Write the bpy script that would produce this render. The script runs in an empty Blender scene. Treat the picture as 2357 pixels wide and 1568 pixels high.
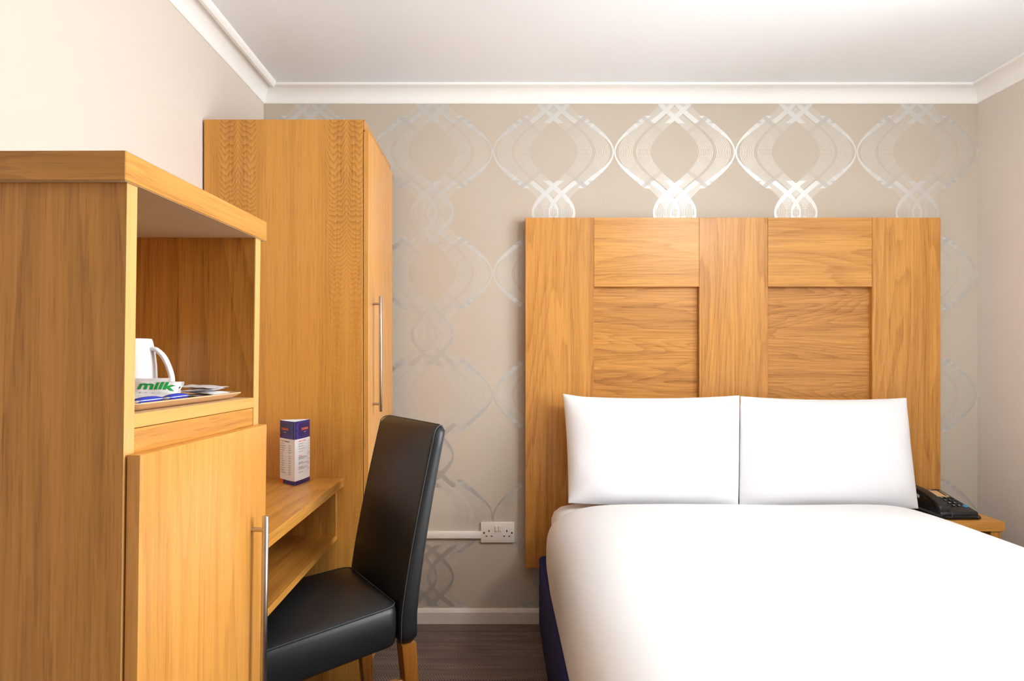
import bpy, bmesh, math, random
from mathutils import Vector, Matrix, noise as mnoise

random.seed(4)
scene = bpy.context.scene
C = scene.collection
R = math.radians

# ------------------------------------------------------------------ camera
CAMZ = 1.135
D = 2.937            # back wall
XL, XR = -1.011, 2.06
YF = -1.7            # wall behind the camera
H = 2.298
cam_d = bpy.data.cameras.new('camera')
cam_d.sensor_width = 36.0
cam_d.lens = 24.0
cam_d.shift_x = 30.5 / 2357
cam_d.shift_y = 42.0 / 2357
cam_d.clip_start = 0.02
cam = bpy.data.objects.new('camera', cam_d)
C.objects.link(cam)
cam.location = (0, 0, CAMZ)
cam.rotation_euler = (R(90), 0, 0)
scene.camera = cam

# ------------------------------------------------------------------ world, light, exposure
world = bpy.data.worlds.new('world')
scene.world = world
world.use_nodes = True
bg = world.node_tree.nodes['Background']
bg.inputs['Color'].default_value = (0.93, 0.97, 1.0, 1)
bg.inputs['Strength'].default_value = 7.0
WIN = (0.35, 1.90, 0.70, 2.10)      # window opening in the right wall: y0, y1, z0, z1
por = bpy.data.lights.new('window_portal', 'AREA')
por.shape = 'RECTANGLE'
por.size = WIN[1] - WIN[0]
por.size_y = WIN[3] - WIN[2]
por.cycles.is_portal = True
po = bpy.data.objects.new('window_portal', por)
C.objects.link(po)
po.location = (XR + 0.14, (WIN[0] + WIN[1]) / 2, (WIN[2] + WIN[3]) / 2)
po.rotation_euler = (R(90), 0, R(90))
FILL_LAMP_STRENGTH = 45.0  # glow of the added out-of-view globe that fills the room
vs = scene.view_settings
vs.view_transform = 'Standard'
vs.look = 'None'
vs.exposure = 0.95
vs.gamma = 1.0
vs.use_curve_mapping = False

# ------------------------------------------------------------------ node helpers
class E:
    """a socket with arithmetic"""
    def __init__(s, nt, sock): s.nt, s.s = nt, sock
    def _m(s, op, b=None, c=None):
        n = s.nt.nodes.new('ShaderNodeMath'); n.operation = op
        s.nt.links.new(s.s, n.inputs[0])
        for i, v in ((1, b), (2, c)):
            if v is None: continue
            if isinstance(v, E): s.nt.links.new(v.s, n.inputs[i])
            else: n.inputs[i].default_value = v
        return E(s.nt, n.outputs[0])
    def __add__(s, b): return s._m('ADD', b)
    __radd__ = __add__
    def __sub__(s, b): return s._m('SUBTRACT', b)
    def __rsub__(s, b): return s._m('MULTIPLY', -1.0)._m('ADD', b)
    def __mul__(s, b): return s._m('MULTIPLY', b)
    __rmul__ = __mul__
    def __truediv__(s, b): return s._m('DIVIDE', b)
    def __neg__(s): return s._m('MULTIPLY', -1.0)
    def gt(s, b): return s._m('GREATER_THAN', b)
    def lt(s, b): return s._m('LESS_THAN', b)
    def max(s, b): return s._m('MAXIMUM', b)
    def min(s, b): return s._m('MINIMUM', b)
    def pow(s, b): return s._m('POWER', b)
    def fract(s): return s._m('FRACT')
    def floor(s): return s._m('FLOOR')
    def abs(s): return s._m('ABSOLUTE')
    def cos(s): return s._m('COSINE')
    def sin(s): return s._m('SINE')
    def ping(s, b): return s._m('PINGPONG', b)
    def clamp(s): return s.max(0.0).min(1.0)
    def band(s, a, b):      # a <= s <= b
        return s.gt(a) * s.lt(b)
    def smooth(s, a, b):
        n = s.nt.nodes.new('ShaderNodeMapRange'); n.interpolation_type = 'SMOOTHSTEP'
        s.nt.links.new(s.s, n.inputs[0]); n.inputs[1].default_value = a; n.inputs[2].default_value = b
        return E(s.nt, n.outputs[0])

def new_mat(name):
    m = bpy.data.materials.new(name); m.use_nodes = True
    nt = m.node_tree
    p = nt.nodes['Principled BSDF']
    return m, nt, p
def coords(nt):
    t = nt.nodes.new('ShaderNodeTexCoord')
    s = nt.nodes.new('ShaderNodeSeparateXYZ')
    nt.links.new(t.outputs['Object'], s.inputs[0])
    return [E(nt, s.outputs[i]) for i in range(3)]
def vec(nt, x, y, z):
    n = nt.nodes.new('ShaderNodeCombineXYZ')
    for i, v in enumerate((x, y, z)):
        if isinstance(v, E): nt.links.new(v.s, n.inputs[i])
        else: n.inputs[i].default_value = v
    return n.outputs[0]
def noise(nt, v, scale=1.0, detail=2.0, rough=0.5, dist=0.0):
    n = nt.nodes.new('ShaderNodeTexNoise')
    nt.links.new(v, n.inputs['Vector'])
    n.inputs['Scale'].default_value = scale
    n.inputs['Detail'].default_value = detail
    n.inputs['Roughness'].default_value = rough
    n.inputs['Distortion'].default_value = dist
    return E(nt, n.outputs[0])
def mix(nt, fac, a, b):
    n = nt.nodes.new('ShaderNodeMix'); n.data_type = 'RGBA'
    for s, v in ((n.inputs[0], fac), (n.inputs[6], a), (n.inputs[7], b)):
        if isinstance(v, E): nt.links.new(v.s, s)
        elif hasattr(v, 'links'): nt.links.new(v, s)
        elif isinstance(v, (tuple, list)): s.default_value = (*v[:3], 1)
        else: s.default_value = v
    return n.outputs[2]
def bump(nt, p, h, strength=0.1, dist=0.001):
    b = nt.nodes.new('ShaderNodeBump')
    b.inputs['Strength'].default_value = strength
    b.inputs['Distance'].default_value = dist
    nt.links.new(h.s, b.inputs['Height'])
    nt.links.new(b.outputs[0], p.inputs['Normal'])
def srgb(r, g, b):
    f = lambda c: c / 12.92 if c <= 0.04045 else ((c + 0.055) / 1.055) ** 2.4
    return (f(r / 255), f(g / 255), f(b / 255))
def plain(name, col, rough=0.5, metal=0.0, spec=0.5, nb=None):
    m, nt, p = new_mat(name)
    p.inputs['Base Color'].default_value = (*col, 1)
    p.inputs['Roughness'].default_value = rough
    p.inputs['Metallic'].default_value = metal
    p.inputs['Specular IOR Level'].default_value = spec
    if nb:
        x, y, z = coords(nt)
        bump(nt, p, noise(nt, vec(nt, x, y, z), nb[0], 3), nb[1], nb[2])
    return m

OAK_L = srgb(210, 147, 66)
OAK_D = srgb(138, 84, 20)
def oak(name, axis='z', light=OAK_L, dark=OAK_D, rings=24.0, fold=None, flame=0.0, contrast=1.0, across=2.8, along=0.26, rough=0.36):
    m, nt, p = new_mat(name)
    x, y, z = coords(nt)
    oi = nt.nodes.new('ShaderNodeObjectInfo')
    rnd = E(nt, oi.outputs['Random'])
    if fold:                       # book-matched veneer leaves
        x = (x + fold[1]).ping(fold[0]); z0 = z
    else:
        x = x + rnd * 3.7
    y = y + rnd * 5.3
    z = z + rnd * 2.9
    a = {'x': x, 'y': y, 'z': z}
    def sv(ac, al):
        return vec(nt, *[a[k] * (al if k == axis else ac) for k in 'xyz'])
    if fold:
        # cathedral figure: nested arches down the middle of each leaf
        dq = ((x - .033) / .036).abs()
        zig = (x / .0125 + noise(nt, sv(9, 3), 1.0, 2) * 1.2).ping(1.0) * .40 * (1.25 - dq).clamp()
        h = z0 * fold[2] - dq.pow(3.0) * 2.0 - zig + noise(nt, sv(24, 9), 1.0, 3) * 3.0 + noise(nt, sv(1.2, 1.6), 1.0, 1) * 22.0
        strength = (1.0 - x.smooth(.06, .11) * .8) * (z0.smooth(1.15, 1.65) * .75 + .25)
    else:
        h = noise(nt, sv(across, along), 1.0, 2, .45, .35) * rings + noise(nt, sv(46, 2.4), 1.0, 3) * 0.9
        strength = None
    fr = h.fract()
    line = fr.pow(2.4) * (1.0 - fr.smooth(.93, 1.0))
    if strength is not None: line = line * strength * 1.9
    pores = noise(nt, sv(330, 10), 1.0, 2, .6).smooth(.52, .72)
    streak = noise(nt, sv(26, .55), 1.0, 3, .55).smooth(.3, .75)
    broad = noise(nt, sv(3.0, .35), 1.0, 1)
    fine = noise(nt, sv(150, 3.2), 1.0, 3, .6).smooth(.34, .70)
    f = (fine * .26 - .10 + line * .34 + pores * .34 + streak * .34 + (broad - .5) * .5) * contrast
    col = mix(nt, f.clamp(), light, dark)
    nt.links.new(col, p.inputs['Base Color'])
    p.inputs['Roughness'].default_value = rough
    p.inputs['Specular IOR Level'].default_value = 0.45
    bump(nt, p, pores * -1.0, 0.12, 0.0006)
    return m

# ------------------------------------------------------------------ materials
FOLD_OFF = -(-.889 - (XL + .006))
oak_z = oak('oak_vertical', 'z')
oak_y = oak('oak_along_wall', 'y')
oak_x = oak('oak_horizontal', 'x')
oak_fold = oak('oak_bookmatched', 'z', fold=(0.185, FOLD_OFF, 58.0), contrast=.9)
oak_edge = oak('oak_edge_strip', 'z', light=srgb(222, 172, 104), dark=srgb(190, 134, 70), contrast=.7)
oak_edge_y = oak('oak_edge_strip_level', 'y', light=srgb(226, 168, 92), dark=srgb(190, 126, 56), contrast=.8)
oak_door = oak('oak_door', 'z', light=srgb(217, 154, 74), dark=srgb(162, 101, 32), contrast=.75, rough=.3)
oak_panel = oak('oak_recessed_panel', 'x', light=srgb(205, 144, 70), dark=srgb(134, 80, 22), rings=34, across=5.0, along=.75, contrast=1.1)
oak_hb_z = oak('oak_headboard_stile', 'z', light=srgb(211, 150, 75), dark=srgb(146, 90, 27), rings=26, across=3.4, along=.32)
oak_hb_x = oak('oak_headboard_rail', 'x', light=srgb(213, 152, 73), dark=srgb(150, 93, 27), rings=26, across=3.6, along=.36)
leg_wood = oak('chair_leg_wood', 'z', light=srgb(176, 112, 44), dark=srgb(104, 56, 16), rings=5)
chip = plain('chipboard', srgb(212, 180, 136), .8, nb=(900, .3, .0006))

paint_wall = plain('cream_wall_paint', srgb(216, 205, 194), .7, spec=.25)
paint_ceiling = plain('white_ceiling_paint', srgb(246, 250, 254), .8, spec=.2)
paint_trim = plain('white_gloss_trim', srgb(247, 246, 243), .45, spec=.4)
white_plastic = plain('white_plastic', srgb(236, 230, 222), .35)
dark_hole = plain('socket_slot_dark', srgb(34, 26, 20), .7)
screw_mat = plain('screw_metal', srgb(96, 84, 70), .4, 1.0)
steel = plain('brushed_steel', srgb(190, 184, 176), .28, 1.0)
linen = plain('white_linen', srgb(228, 229, 230), .85, spec=.15, nb=(1500, .06, .0003))
linen2 = plain('white_pillow_cotton', srgb(238, 238, 240), .85, spec=.15, nb=(1500, .06, .0003))
navy = plain('navy_upholstery', srgb(40, 42, 92), .85, spec=.2, nb=(1800, .4, .0006))
ceramic = plain('white_ceramic', srgb(243, 244, 245), .12)
phone_black = plain('phone_black_plastic', srgb(26, 26, 27), .38)
phone_key = plain('phone_key_plastic', srgb(16, 16, 17), .35)
phone_white = plain('phone_white_print', srgb(225, 225, 225), .5)
phone_blue = plain('phone_blue_button', srgb(52, 148, 205), .3)
phone_label = plain('phone_beige_card', srgb(214, 176, 122), .5)
foil = plain('white_foil_sachet', srgb(240, 240, 240), .3)
foil_grey = plain('grey_foil_sachet', srgb(196, 194, 192), .25, .5)
milk_green = plain('milk_green_print', srgb(28, 164, 72), .4)
sugar_blue = plain('sugar_blue_paper', srgb(38, 62, 178), .4)
sugar_red = plain('brown_sachet_print', srgb(186, 90, 56), .5)
ink = plain('menu_print_grey', srgb(92, 90, 98), .6)
ink_orange = plain('menu_print_orange', srgb(250, 118, 56), .5)
ink_white = plain('menu_print_white', srgb(220, 222, 235), .5)
card_white = plain('menu_card_white', srgb(240, 238, 238), .35)
card_navy = plain('menu_card_navy', srgb(40, 34, 100), .3)
card_leaf = plain('menu_leaf_motif', srgb(66, 62, 150), .3)
card_orange = plain('menu_card_orange', srgb(230, 96, 30), .35)
frame_white = plain('window_frame_white', srgb(240, 240, 238), .4)
fill_lamp_metal = plain('fill_lamp_rim_white', srgb(240, 240, 238), .4)

def leather_mat():
    m, nt, p = new_mat('black_leather')
    x, y, z = coords(nt)
    n = noise(nt, vec(nt, x, y, z), 6, 3)
    nt.links.new(mix(nt, n, srgb(24, 26, 28), srgb(34, 37, 39)), p.inputs['Base Color'])
    p.inputs['Roughness'].default_value = .42
    p.inputs['Specular IOR Level'].default_value = .55
    vo = nt.nodes.new('ShaderNodeTexVoronoi'); vo.inputs['Scale'].default_value = 420
    nt.links.new(vec(nt, x, y, z), vo.inputs['Vector'])
    w = noise(nt, vec(nt, x, y, z), 14, 3)
    bump(nt, p, E(nt, vo.outputs['Distance']) * .12 + w, .22, .0025)
    return m
leather = leather_mat()
stitch = plain('grey_stitching', srgb(66, 70, 73), .5)

def carpet_mat():
    m, nt, p = new_mat('herringbone_carpet')
    x, y, z = coords(nt)
    n1 = noise(nt, vec(nt, x, y, 0.0), 22, 3)
    v = y / .043 + (n1 - .5) * .25
    zig = v.ping(1.0)
    st = ((x / .0098 + zig * 2.0 + (n1 - .5) * .5) * 6.2832).sin() * .5 + .5
    n2 = noise(nt, vec(nt, x * .6, y * 6.0, 0.0), 6, 3)
    n3 = noise(nt, vec(nt, x, y, 0.0), 700, 2)
    seam = zig.smooth(0.0, .12)
    f = (st * .52 + (n2 - .5) * .9 + (n3 - .5) * .8 + seam * .2 ).clamp()
    nt.links.new(mix(nt, f, srgb(84, 70, 64), srgb(146, 128, 117)), p.inputs['Base Color'])
    p.inputs['Roughness'].default_value = .95
    p.inputs['Specular IOR Level'].default_value = .1
    bump(nt, p, st * .6 + n3, .5, .003)
    return m
carpet = carpet_mat()

def wallpaper_mat():
    m, nt, p = new_mat('ogee_wallpaper')
    x, y, z = coords(nt)
    PX, PY, K = .5215, .5225, 535.0
    def motif(cx, cz):
        X = (((x - (cx - PX / 2)) / PX).fract() - .5) * (PX * K)
        th = (z - cz) * (2 * math.pi / PY)
        c = th.cos()
        sn = th.sin().abs()
        out = None
        for sg in (1.0, -1.0):
            u = X * sg - c * 53.0
            # fine line groups
            fr = ((u - 3.5) / 3.72).fract()
            ln = fr.lt(.38) * .8
            g = ln * (u.band(3.5, 37.0).max(u.band(43.5, 76.0)))
            # ribbons
            wo = 3.0 + sn.pow(2.5) * 13.0
            o1 = u.lt(86.2) * (u - 86.2 + wo).gt(0.0) * c.gt(-.3)
            low = (-c + .25).clamp()
            w2 = 3.8 + sn * 13.0
            o2 = (u.gt(3.0) * (u - 3.0 - w2).lt(0.0)).max(u.gt(41.0) * (u - 41.0 - w2).lt(0.0)) * c.lt(.08)
            r = g.max(o1).max(o2)
            out = r if out is None else out.max(r)
        return out
    main = motif(.757, 2.0247)
    back = motif(.757 + PX / 2, 2.0247)
    nz = noise(nt, vec(nt, x, y, z), 3, 3)
    wv = noise(nt, vec(nt, x * 8.0, y, z), 260, 2)
    wv2 = noise(nt, vec(nt, x, y, z * 8.0), 260, 2)
    base = mix(nt, nz, srgb(190, 177, 159), srgb(197, 187, 173))
    base = mix(nt, ((wv + wv2) * .5 - .35).clamp() * .5, base, srgb(186, 172, 154))
    c1 = mix(nt, main * .9, base, srgb(214, 215, 212))
    bf = back * (.12 + main * .72)
    c2 = mix(nt, bf, c1, srgb(186, 184, 180))
    nt.links.new(c2, p.inputs['Base Color'])
    mm = (main - back * main * .6)
    nt.links.new((mm * .75).s, p.inputs['Metallic'])
    nt.links.new((.62 - mm * .17).s, p.inputs['Roughness'])
    p.inputs['Specular IOR Level'].default_value = .3
    return m
wallpaper = wallpaper_mat()

def glass_mat():
    m = bpy.data.materials.new('window_glass'); m.use_nodes = True
    nt = m.node_tree; nt.nodes.clear()
    o = nt.nodes.new('ShaderNodeOutputMaterial')
    mx = nt.nodes.new('ShaderNodeMixShader')
    t = nt.nodes.new('ShaderNodeBsdfTransparent')
    g = nt.nodes.new('ShaderNodeBsdfGlossy'); g.inputs['Roughness'].default_value = 0.0
    f = nt.nodes.new('ShaderNodeFresnel'); f.inputs['IOR'].default_value = 1.3
    nt.links.new(f.outputs[0], mx.inputs[0]); nt.links.new(t.outputs[0], mx.inputs[1]); nt.links.new(g.outputs[0], mx.inputs[2])
    nt.links.new(mx.outputs[0], o.inputs[0])
    return m
glass = glass_mat()
def fill_lamp_mat():  # emission for the added fill globe
    m, nt, p = new_mat('fill_lamp_diffuser_glow')
    p.inputs['Base Color'].default_value = (.9, .9, .9, 1)
    p.inputs['Emission Color'].default_value = (1, .985, .965, 1)
    p.inputs['Emission Strength'].default_value = FILL_LAMP_STRENGTH
    return m
fill_lamp_glow = fill_lamp_mat()

# ------------------------------------------------------------------ mesh helpers
ORG = {}
def link(o, parent=None):
    C.objects.link(o)
    if parent is not None: o.parent = parent
    return o
def thing(name, label, cat, loc=(0, 0, 0), rot=(0, 0, 0), group=None, world_coords=True):
    o = bpy.data.objects.new(name, None); C.objects.link(o)
    o.empty_display_size = .05
    o.location = loc; o.rotation_euler = rot
    tag(o, label, cat, group)
    ORG[o] = Vector(loc) if world_coords else Vector((0, 0, 0))
    return o
def tag(o, label, cat, group=None):
    o['label'] = label; o['category'] = cat
    if group: o['group'] = group
    return o
def org(parent):
    while parent is not None:
        if parent in ORG: return ORG[parent]
        parent = parent.parent
    return Vector((0, 0, 0))
def finish(name, bm, mat, parent=None, smooth=False, angle=None):
    bmesh.ops.recalc_face_normals(bm, faces=bm.faces)
    o_ = org(parent)
    if o_.length: bmesh.ops.translate(bm, verts=bm.verts, vec=-o_)
    me = bpy.data.meshes.new(name); bm.to_mesh(me); bm.free()
    mats = mat if isinstance(mat, (list, tuple)) else [mat]
    for q in mats: me.materials.append(q)
    if smooth:
        me.polygons.foreach_set('use_smooth', [True] * len(me.polygons))
        if angle is not None: me.set_sharp_from_angle(angle=R(angle))
    return link(bpy.data.objects.new(name, me), parent)
def add_box(bm, xs, ys, zs):
    v = [bm.verts.new((x, y, z)) for z in zs for y in ys for x in xs]
    for f in ((0, 1, 3, 2), (4, 6, 7, 5), (0, 4, 5, 1), (2, 3, 7, 6), (0, 2, 6, 4), (1, 5, 7, 3)):
        bm.faces.new([v[i] for i in f])
    return v
def pbox(name, parent, mat, xs, ys, zs, bev=.0012, seg=1):
    bm = bmesh.new(); add_box(bm, xs, ys, zs)
    if bev: bmesh.ops.bevel(bm, geom=list(bm.edges), offset=bev, segments=seg, profile=.5, affect='EDGES')
    return finish(name, bm, mat, parent, smooth=seg > 1, angle=40)
def prism(name, parent, mat, pts, axis, a, b, bev=0.0):
    """polygon pts in the plane across axis, extruded from a to b"""
    bm = bmesh.new()
    def P(p, t):
        return {'x': (t, p[0], p[1]), 'y': (p[0], t, p[1]), 'z': (p[0], p[1], t)}[axis]
    va = [bm.verts.new(P(p, a)) for p in pts]; vb = [bm.verts.new(P(p, b)) for p in pts]
    bm.faces.new(va); bm.faces.new(vb[::-1])
    n = len(pts)
    for i in range(n): bm.faces.new((va[i], va[(i + 1) % n], vb[(i + 1) % n], vb[i]))
    if bev: bmesh.ops.bevel(bm, geom=list(bm.edges), offset=bev, segments=2, profile=.5, affect='EDGES')
    return finish(name, bm, mat, parent, smooth=bool(bev), angle=40)
def loft(bm, rings, cap=True, close=True):
    vr = [[bm.verts.new(p) for p in r] for r in rings]
    n = len(rings[0])
    for a, b in zip(vr, vr[1:]):
        for i in range(n if close else n - 1):
            bm.faces.new((a[i], a[(i + 1) % n], b[(i + 1) % n], b[i]))
    if cap:
        bm.faces.new(vr[0][::-1]); bm.faces.new(vr[-1])
    return vr
def tube(bm, path, r, n=10, cap=True):
    path = [Vector(p) for p in path]
    rr = r if isinstance(r, (list, tuple)) else [r] * len(path)
    rings = []
    up = None
    for i, p in enumerate(path):
        t = (path[min(i + 1, len(path) - 1)] - path[max(i - 1, 0)]).normalized()
        if up is None:
            up = Vector((0, 0, 1)) if abs(t.z) < .9 else Vector((1, 0, 0))
        s = t.cross(up).normalized(); up = s.cross(t).normalized()
        rings.append([p + (s * math.cos(2 * math.pi * k / n) + up * math.sin(2 * math.pi * k / n)) * rr[i] for k in range(n)])
    loft(bm, rings, cap)
def smooth_path(pts, per=6):
    pts = [Vector(p) for p in pts]; out = []
    for i in range(len(pts) - 1):
        p0, p1, p2, p3 = pts[max(i - 1, 0)], pts[i], pts[i + 1], pts[min(i + 2, len(pts) - 1)]
        for k in range(per):
            t = k / per
            out.append(.5 * ((2 * p1) + (p2 - p0) * t + (2 * p0 - 5 * p1 + 4 * p2 - p3) * t * t + (3 * p1 - p0 - 3 * p2 + p3) * t ** 3))
    out.append(pts[-1]); return out
def rrect(w0, w1, h0, h1, r, seg=5):
    """rounded rectangle outline, counter-clockwise"""
    pts = []
    for cx, cy, a0 in ((w1 - r, h1 - r, 0), (w0 + r, h1 - r, 90), (w0 + r, h0 + r, 180), (w1 - r, h0 + r, 270)):
        for k in range(seg + 1):
            a = R(a0 + 90 * k / seg); pts.append((cx + r * math.cos(a), cy + r * math.sin(a)))
    return pts
def text_mesh(body, size, bold=0.0):
    cu = bpy.data.curves.new('lettering', 'FONT'); cu.body = body; cu.size = size; cu.align_x = 'CENTER'; cu.align_y = 'CENTER'
    cu.offset = bold
    o = bpy.data.objects.new('lettering', cu); C.objects.link(o)
    dg = bpy.context.evaluated_depsgraph_get()
    me = bpy.data.meshes.new_from_object(o.evaluated_get(dg))
    bpy.data.objects.remove(o); bpy.data.curves.remove(cu)
    return me
def text_part(name, parent, mat, body, size, fn, bold=0.0, width=None):
    """lettering laid on a surface: fn maps (s, t) in metres to a point"""
    me = text_mesh(body, size, bold)
    bm = bmesh.new(); bm.from_mesh(me); bpy.data.meshes.remove(me)
    xs = [v.co.x for v in bm.verts]; k = 1.0
    if width and xs: k = width / (max(xs) - min(xs))
    for v in bm.verts: v.co = Vector(fn(v.co.x * k, v.co.y))
    return finish(name, bm, mat, parent)
def structure(o):
    o['kind'] = 'structure'; return o

# ------------------------------------------------------------------ room shell
structure(pbox('floor', None, carpet, (XL - .2, XR + .2), (YF - .2, D + .2), (-.1, 0), 0))
structure(pbox('ceiling', None, paint_ceiling, (XL - .2, XR + .2), (YF - .2, D + .2), (H, H + .1), 0))
structure(pbox('wall_back', None, wallpaper, (XL - .15, XR + .15), (D, D + .12), (0, H), 0))
structure(pbox('wall_left', None, paint_wall, (XL - .12, XL), (YF - .1, D), (0, H), 0))
structure(pbox('wall_front', None, paint_wall, (XL - .15, XR + .15), (YF - .12, YF), (0, H), 0))
bm = bmesh.new()
wy0, wy1, wz0, wz1 = WIN
add_box(bm, (XR, XR + .16), (YF - .1, wy0), (0, H))
add_box(bm, (XR, XR + .16), (wy1, D), (0, H))
add_box(bm, (XR, XR + .16), (wy0, wy1), (0, wz0))
add_box(bm, (XR, XR + .16), (wy0, wy1), (wz1, H))
structure(finish('wall_right', bm, paint_wall))

# window in the right wall (beyond the picture's right edge): the room's daylight
w = structure(bpy.data.objects.new('window_1', None)); C.objects.link(w)
w.location = (XR + .09, wy0, wz0); ORG[w] = Vector(w.location)
xw0, xw1 = XR + .07, XR + .11
for nm, ys, zs in (('window_frame', (wy0, wy0 + .05), (wz0, wz1)), ('window_frame', (wy1 - .05, wy1), (wz0, wz1)),
                   ('window_frame', (wy0 + .05, wy1 - .05), (wz0, wz0 + .05)), ('window_frame', (wy0 + .05, wy1 - .05), (wz1 - .05, wz1)),
                   ('mullion', ((wy0 + wy1) / 2 - .025, (wy0 + wy1) / 2 + .025), (wz0 + .05, wz1 - .05))):
    pbox(nm, w, frame_white, (xw0, xw1), ys, zs)
pbox('window_sill', w, frame_white, (XR - .03, XR + .07), (wy0 - .03, wy1 + .03), (wz0 - .025, wz0))
for ys in ((wy0 + .05, (wy0 + wy1) / 2 - .025), ((wy0 + wy1) / 2 + .025, wy1 - .05)):
    pbox('pane', w, glass, (XR + .088, XR + .092), ys, (wz0 + .05, wz1 - .05), 0)

# coving: (out from the wall, z); mitred at the corners
ZC = 2.232
def cove_profile(bead):
    p = [(0.0, ZC), (0.003, ZC)]
    hh = H - ZC
    for k in range(9):
        a = R(90 * k / 8)
        p.append((.006 + .052 * (1 - math.cos(a)), ZC + .004 + (hh - .016) * math.sin(a)))
    if bead:
        p[-1] = (.052, H - .014)
        p += [(.053, H - .019), (.058, H - .022), (.066, H - .021), (.073, H - .015), (.077, H - .006), (.078, H)]
    else:
        p += [(.064, H - .010), (.067, H - .008), (.068, H)]
    p += [(0.0, H)]
    return p
def cove(name, bead, side, a, b):
    prof = cove_profile(bead)
    bm = bmesh.new(); rings = []
    for end in (0, 1):
        r = []
        for d, z in prof:
            if side == 'left': r.append((XL + d, (a if end == 0 else D - d), z))
            elif side == 'right': r.append((XR - d, (a if end == 0 else D - d), z))
            else: r.append(((XL + d if end == 0 else XR - d), D - d, z))
        rings.append(r)
    loft(bm, rings)
    o = finish(name, bm, paint_trim, smooth=True, angle=30)
    return structure(o)
cove('trim_1', True, 'left', YF, D)
cove('trim_2', False, 'back', 0, 0)
cove('trim_3', False, 'right', YF, D)
# skirting boards
def skirt(name, xs, ys, chamfer_axis):
    bm = bmesh.new()
    if chamfer_axis == 'y':
        pts = [(ys[1], 0), (ys[0], 0), (ys[0], .049), (ys[0] + .006, .060), (ys[0] + .012, .062), (ys[1], .062)]
        va = [bm.verts.new((xs[0], p[0], p[1])) for p in pts]; vb = [bm.verts.new((xs[1], p[0], p[1])) for p in pts]
    else:
        s, e = xs
        sg = 1 if e > s else -1
        pts = [(s, 0), (e, 0), (e, .049), (e - sg * .006, .060), (e - sg * .012, .062), (s, .062)]
        va = [bm.verts.new((p[0], ys[0], p[1])) for p in pts]; vb = [bm.verts.new((p[0], ys[1], p[1])) for p in pts]
    bm.faces.new(va); bm.faces.new(vb[::-1])
    for i in range(6): bm.faces.new((va[i], va[(i + 1) % 6], vb[(i + 1) % 6], vb[i]))
    return structure(finish(name, bm, skirt_mat))
skirt_mat = plain('skirting_gloss', srgb(226, 217, 205), .45)
skirt('baseboard_back', (XL, XR), (D - .018, D), 'y')
skirt('baseboard_left', (XL, XL + .018), (YF, D - .018), 'x')
skirt('baseboard_right', (XR, XR - .018), (YF, D - .018), 'x')

# ------------------------------------------------------------------ wardrobe
WY0, WY1 = 2.327, 2.89
WXF = -.4637
wd = thing('wardrobe', 'tall oak wardrobe with a long steel bar handle beside the patterned wall', 'wardrobe', (XL + .006, WY0, 0))
pbox('side_panel', wd, oak_fold, (XL + .006, WXF), (WY0, WY0 + .018), (0, 1.951), .001)
pbox('side_panel', wd, oak_z, (XL + .006, WXF), (WY1 - .018, WY1), (0, 1.951), .001)
pbox('top_panel', wd, oak_x, (XL + .006, WXF - .001), (WY0 + .018, WY1 - .018), (1.931, 1.949), .001)
pbox('back_panel', wd, oak_z, (XL + .008, XL + .014), (WY0 + .018, WY1 - .018), (.06, 1.931), 0)
pbox('bottom_panel', wd, oak_y, (XL + .014, WXF - .002), (WY0 + .018, WY1 - .018), (.07, .088), 0)
pbox('plinth', wd, oak_y, (WXF - .03, WXF - .012), (WY0 + .018, WY1 - .018), (0, .07), 0)
pbox('fascia', wd, oak_y, (WXF, WXF + .006), (WY0 + .002, WY1), (1.915, 1.950), .0005)
dr = pbox('door', wd, oak_door, (WXF + .002, WXF + .0205), (WY0 + .001, 2.845), (.075, 1.911), .0015)
def bar_handle(parent, x_face, y, z0, z1, off, r):
    h = None
    bm = bmesh.new(); tube(bm, [(x_face + off, y, z0), (x_face + off, y, z0 + .001), (x_face + off, y, z1 - .001), (x_face + off, y, z1)], [r * .85, r, r, r * .85], 16)
    h = finish('handle', bm, steel, parent, True, 50); h['label'] = 'brushed steel bar handle'
    for z in (z0 + .027, z1 - .027):
        bm = bmesh.new(); tube(bm, [(x_face - .001, y, z), (x_face + off, y, z)], r * .75, 12)
        finish('standoff', bm, steel, h, True, 50)
bar_handle(dr, WXF + .0205, 2.40, .949, 1.355, .028, .0062)

# ------------------------------------------------------------------ desk
DY0, DY1 = 1.447, WY0 - .001
DXF = -.529
dk = thing('desk', 'oak desk between the tall wardrobe and the tray cabinet with an open shelf below', 'desk', (XL + .005, DY0, 0))
pbox('desk_top', dk, oak_y, (XL + .004, DXF), (DY0, DY1), (.699, .729), .0012)
pbox('end_panel', dk, oak_z, (XL + .004, -.551), (DY1 - .018, DY1), (.537, .699), .0008)
pbox('end_panel', dk, oak_z, (XL + .004, -.551), (DY0, DY0 + .018), (.0, .699), .0008)
pbox('shelf', dk, oak_y, (XL + .004, -.551), (DY0 + .018, DY1), (.519, .537), .0008)
pbox('back_panel', dk, oak_y, (XL + .004, XL + .016), (DY0 + .018, DY1 - .018), (.537, .699), 0)

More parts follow.
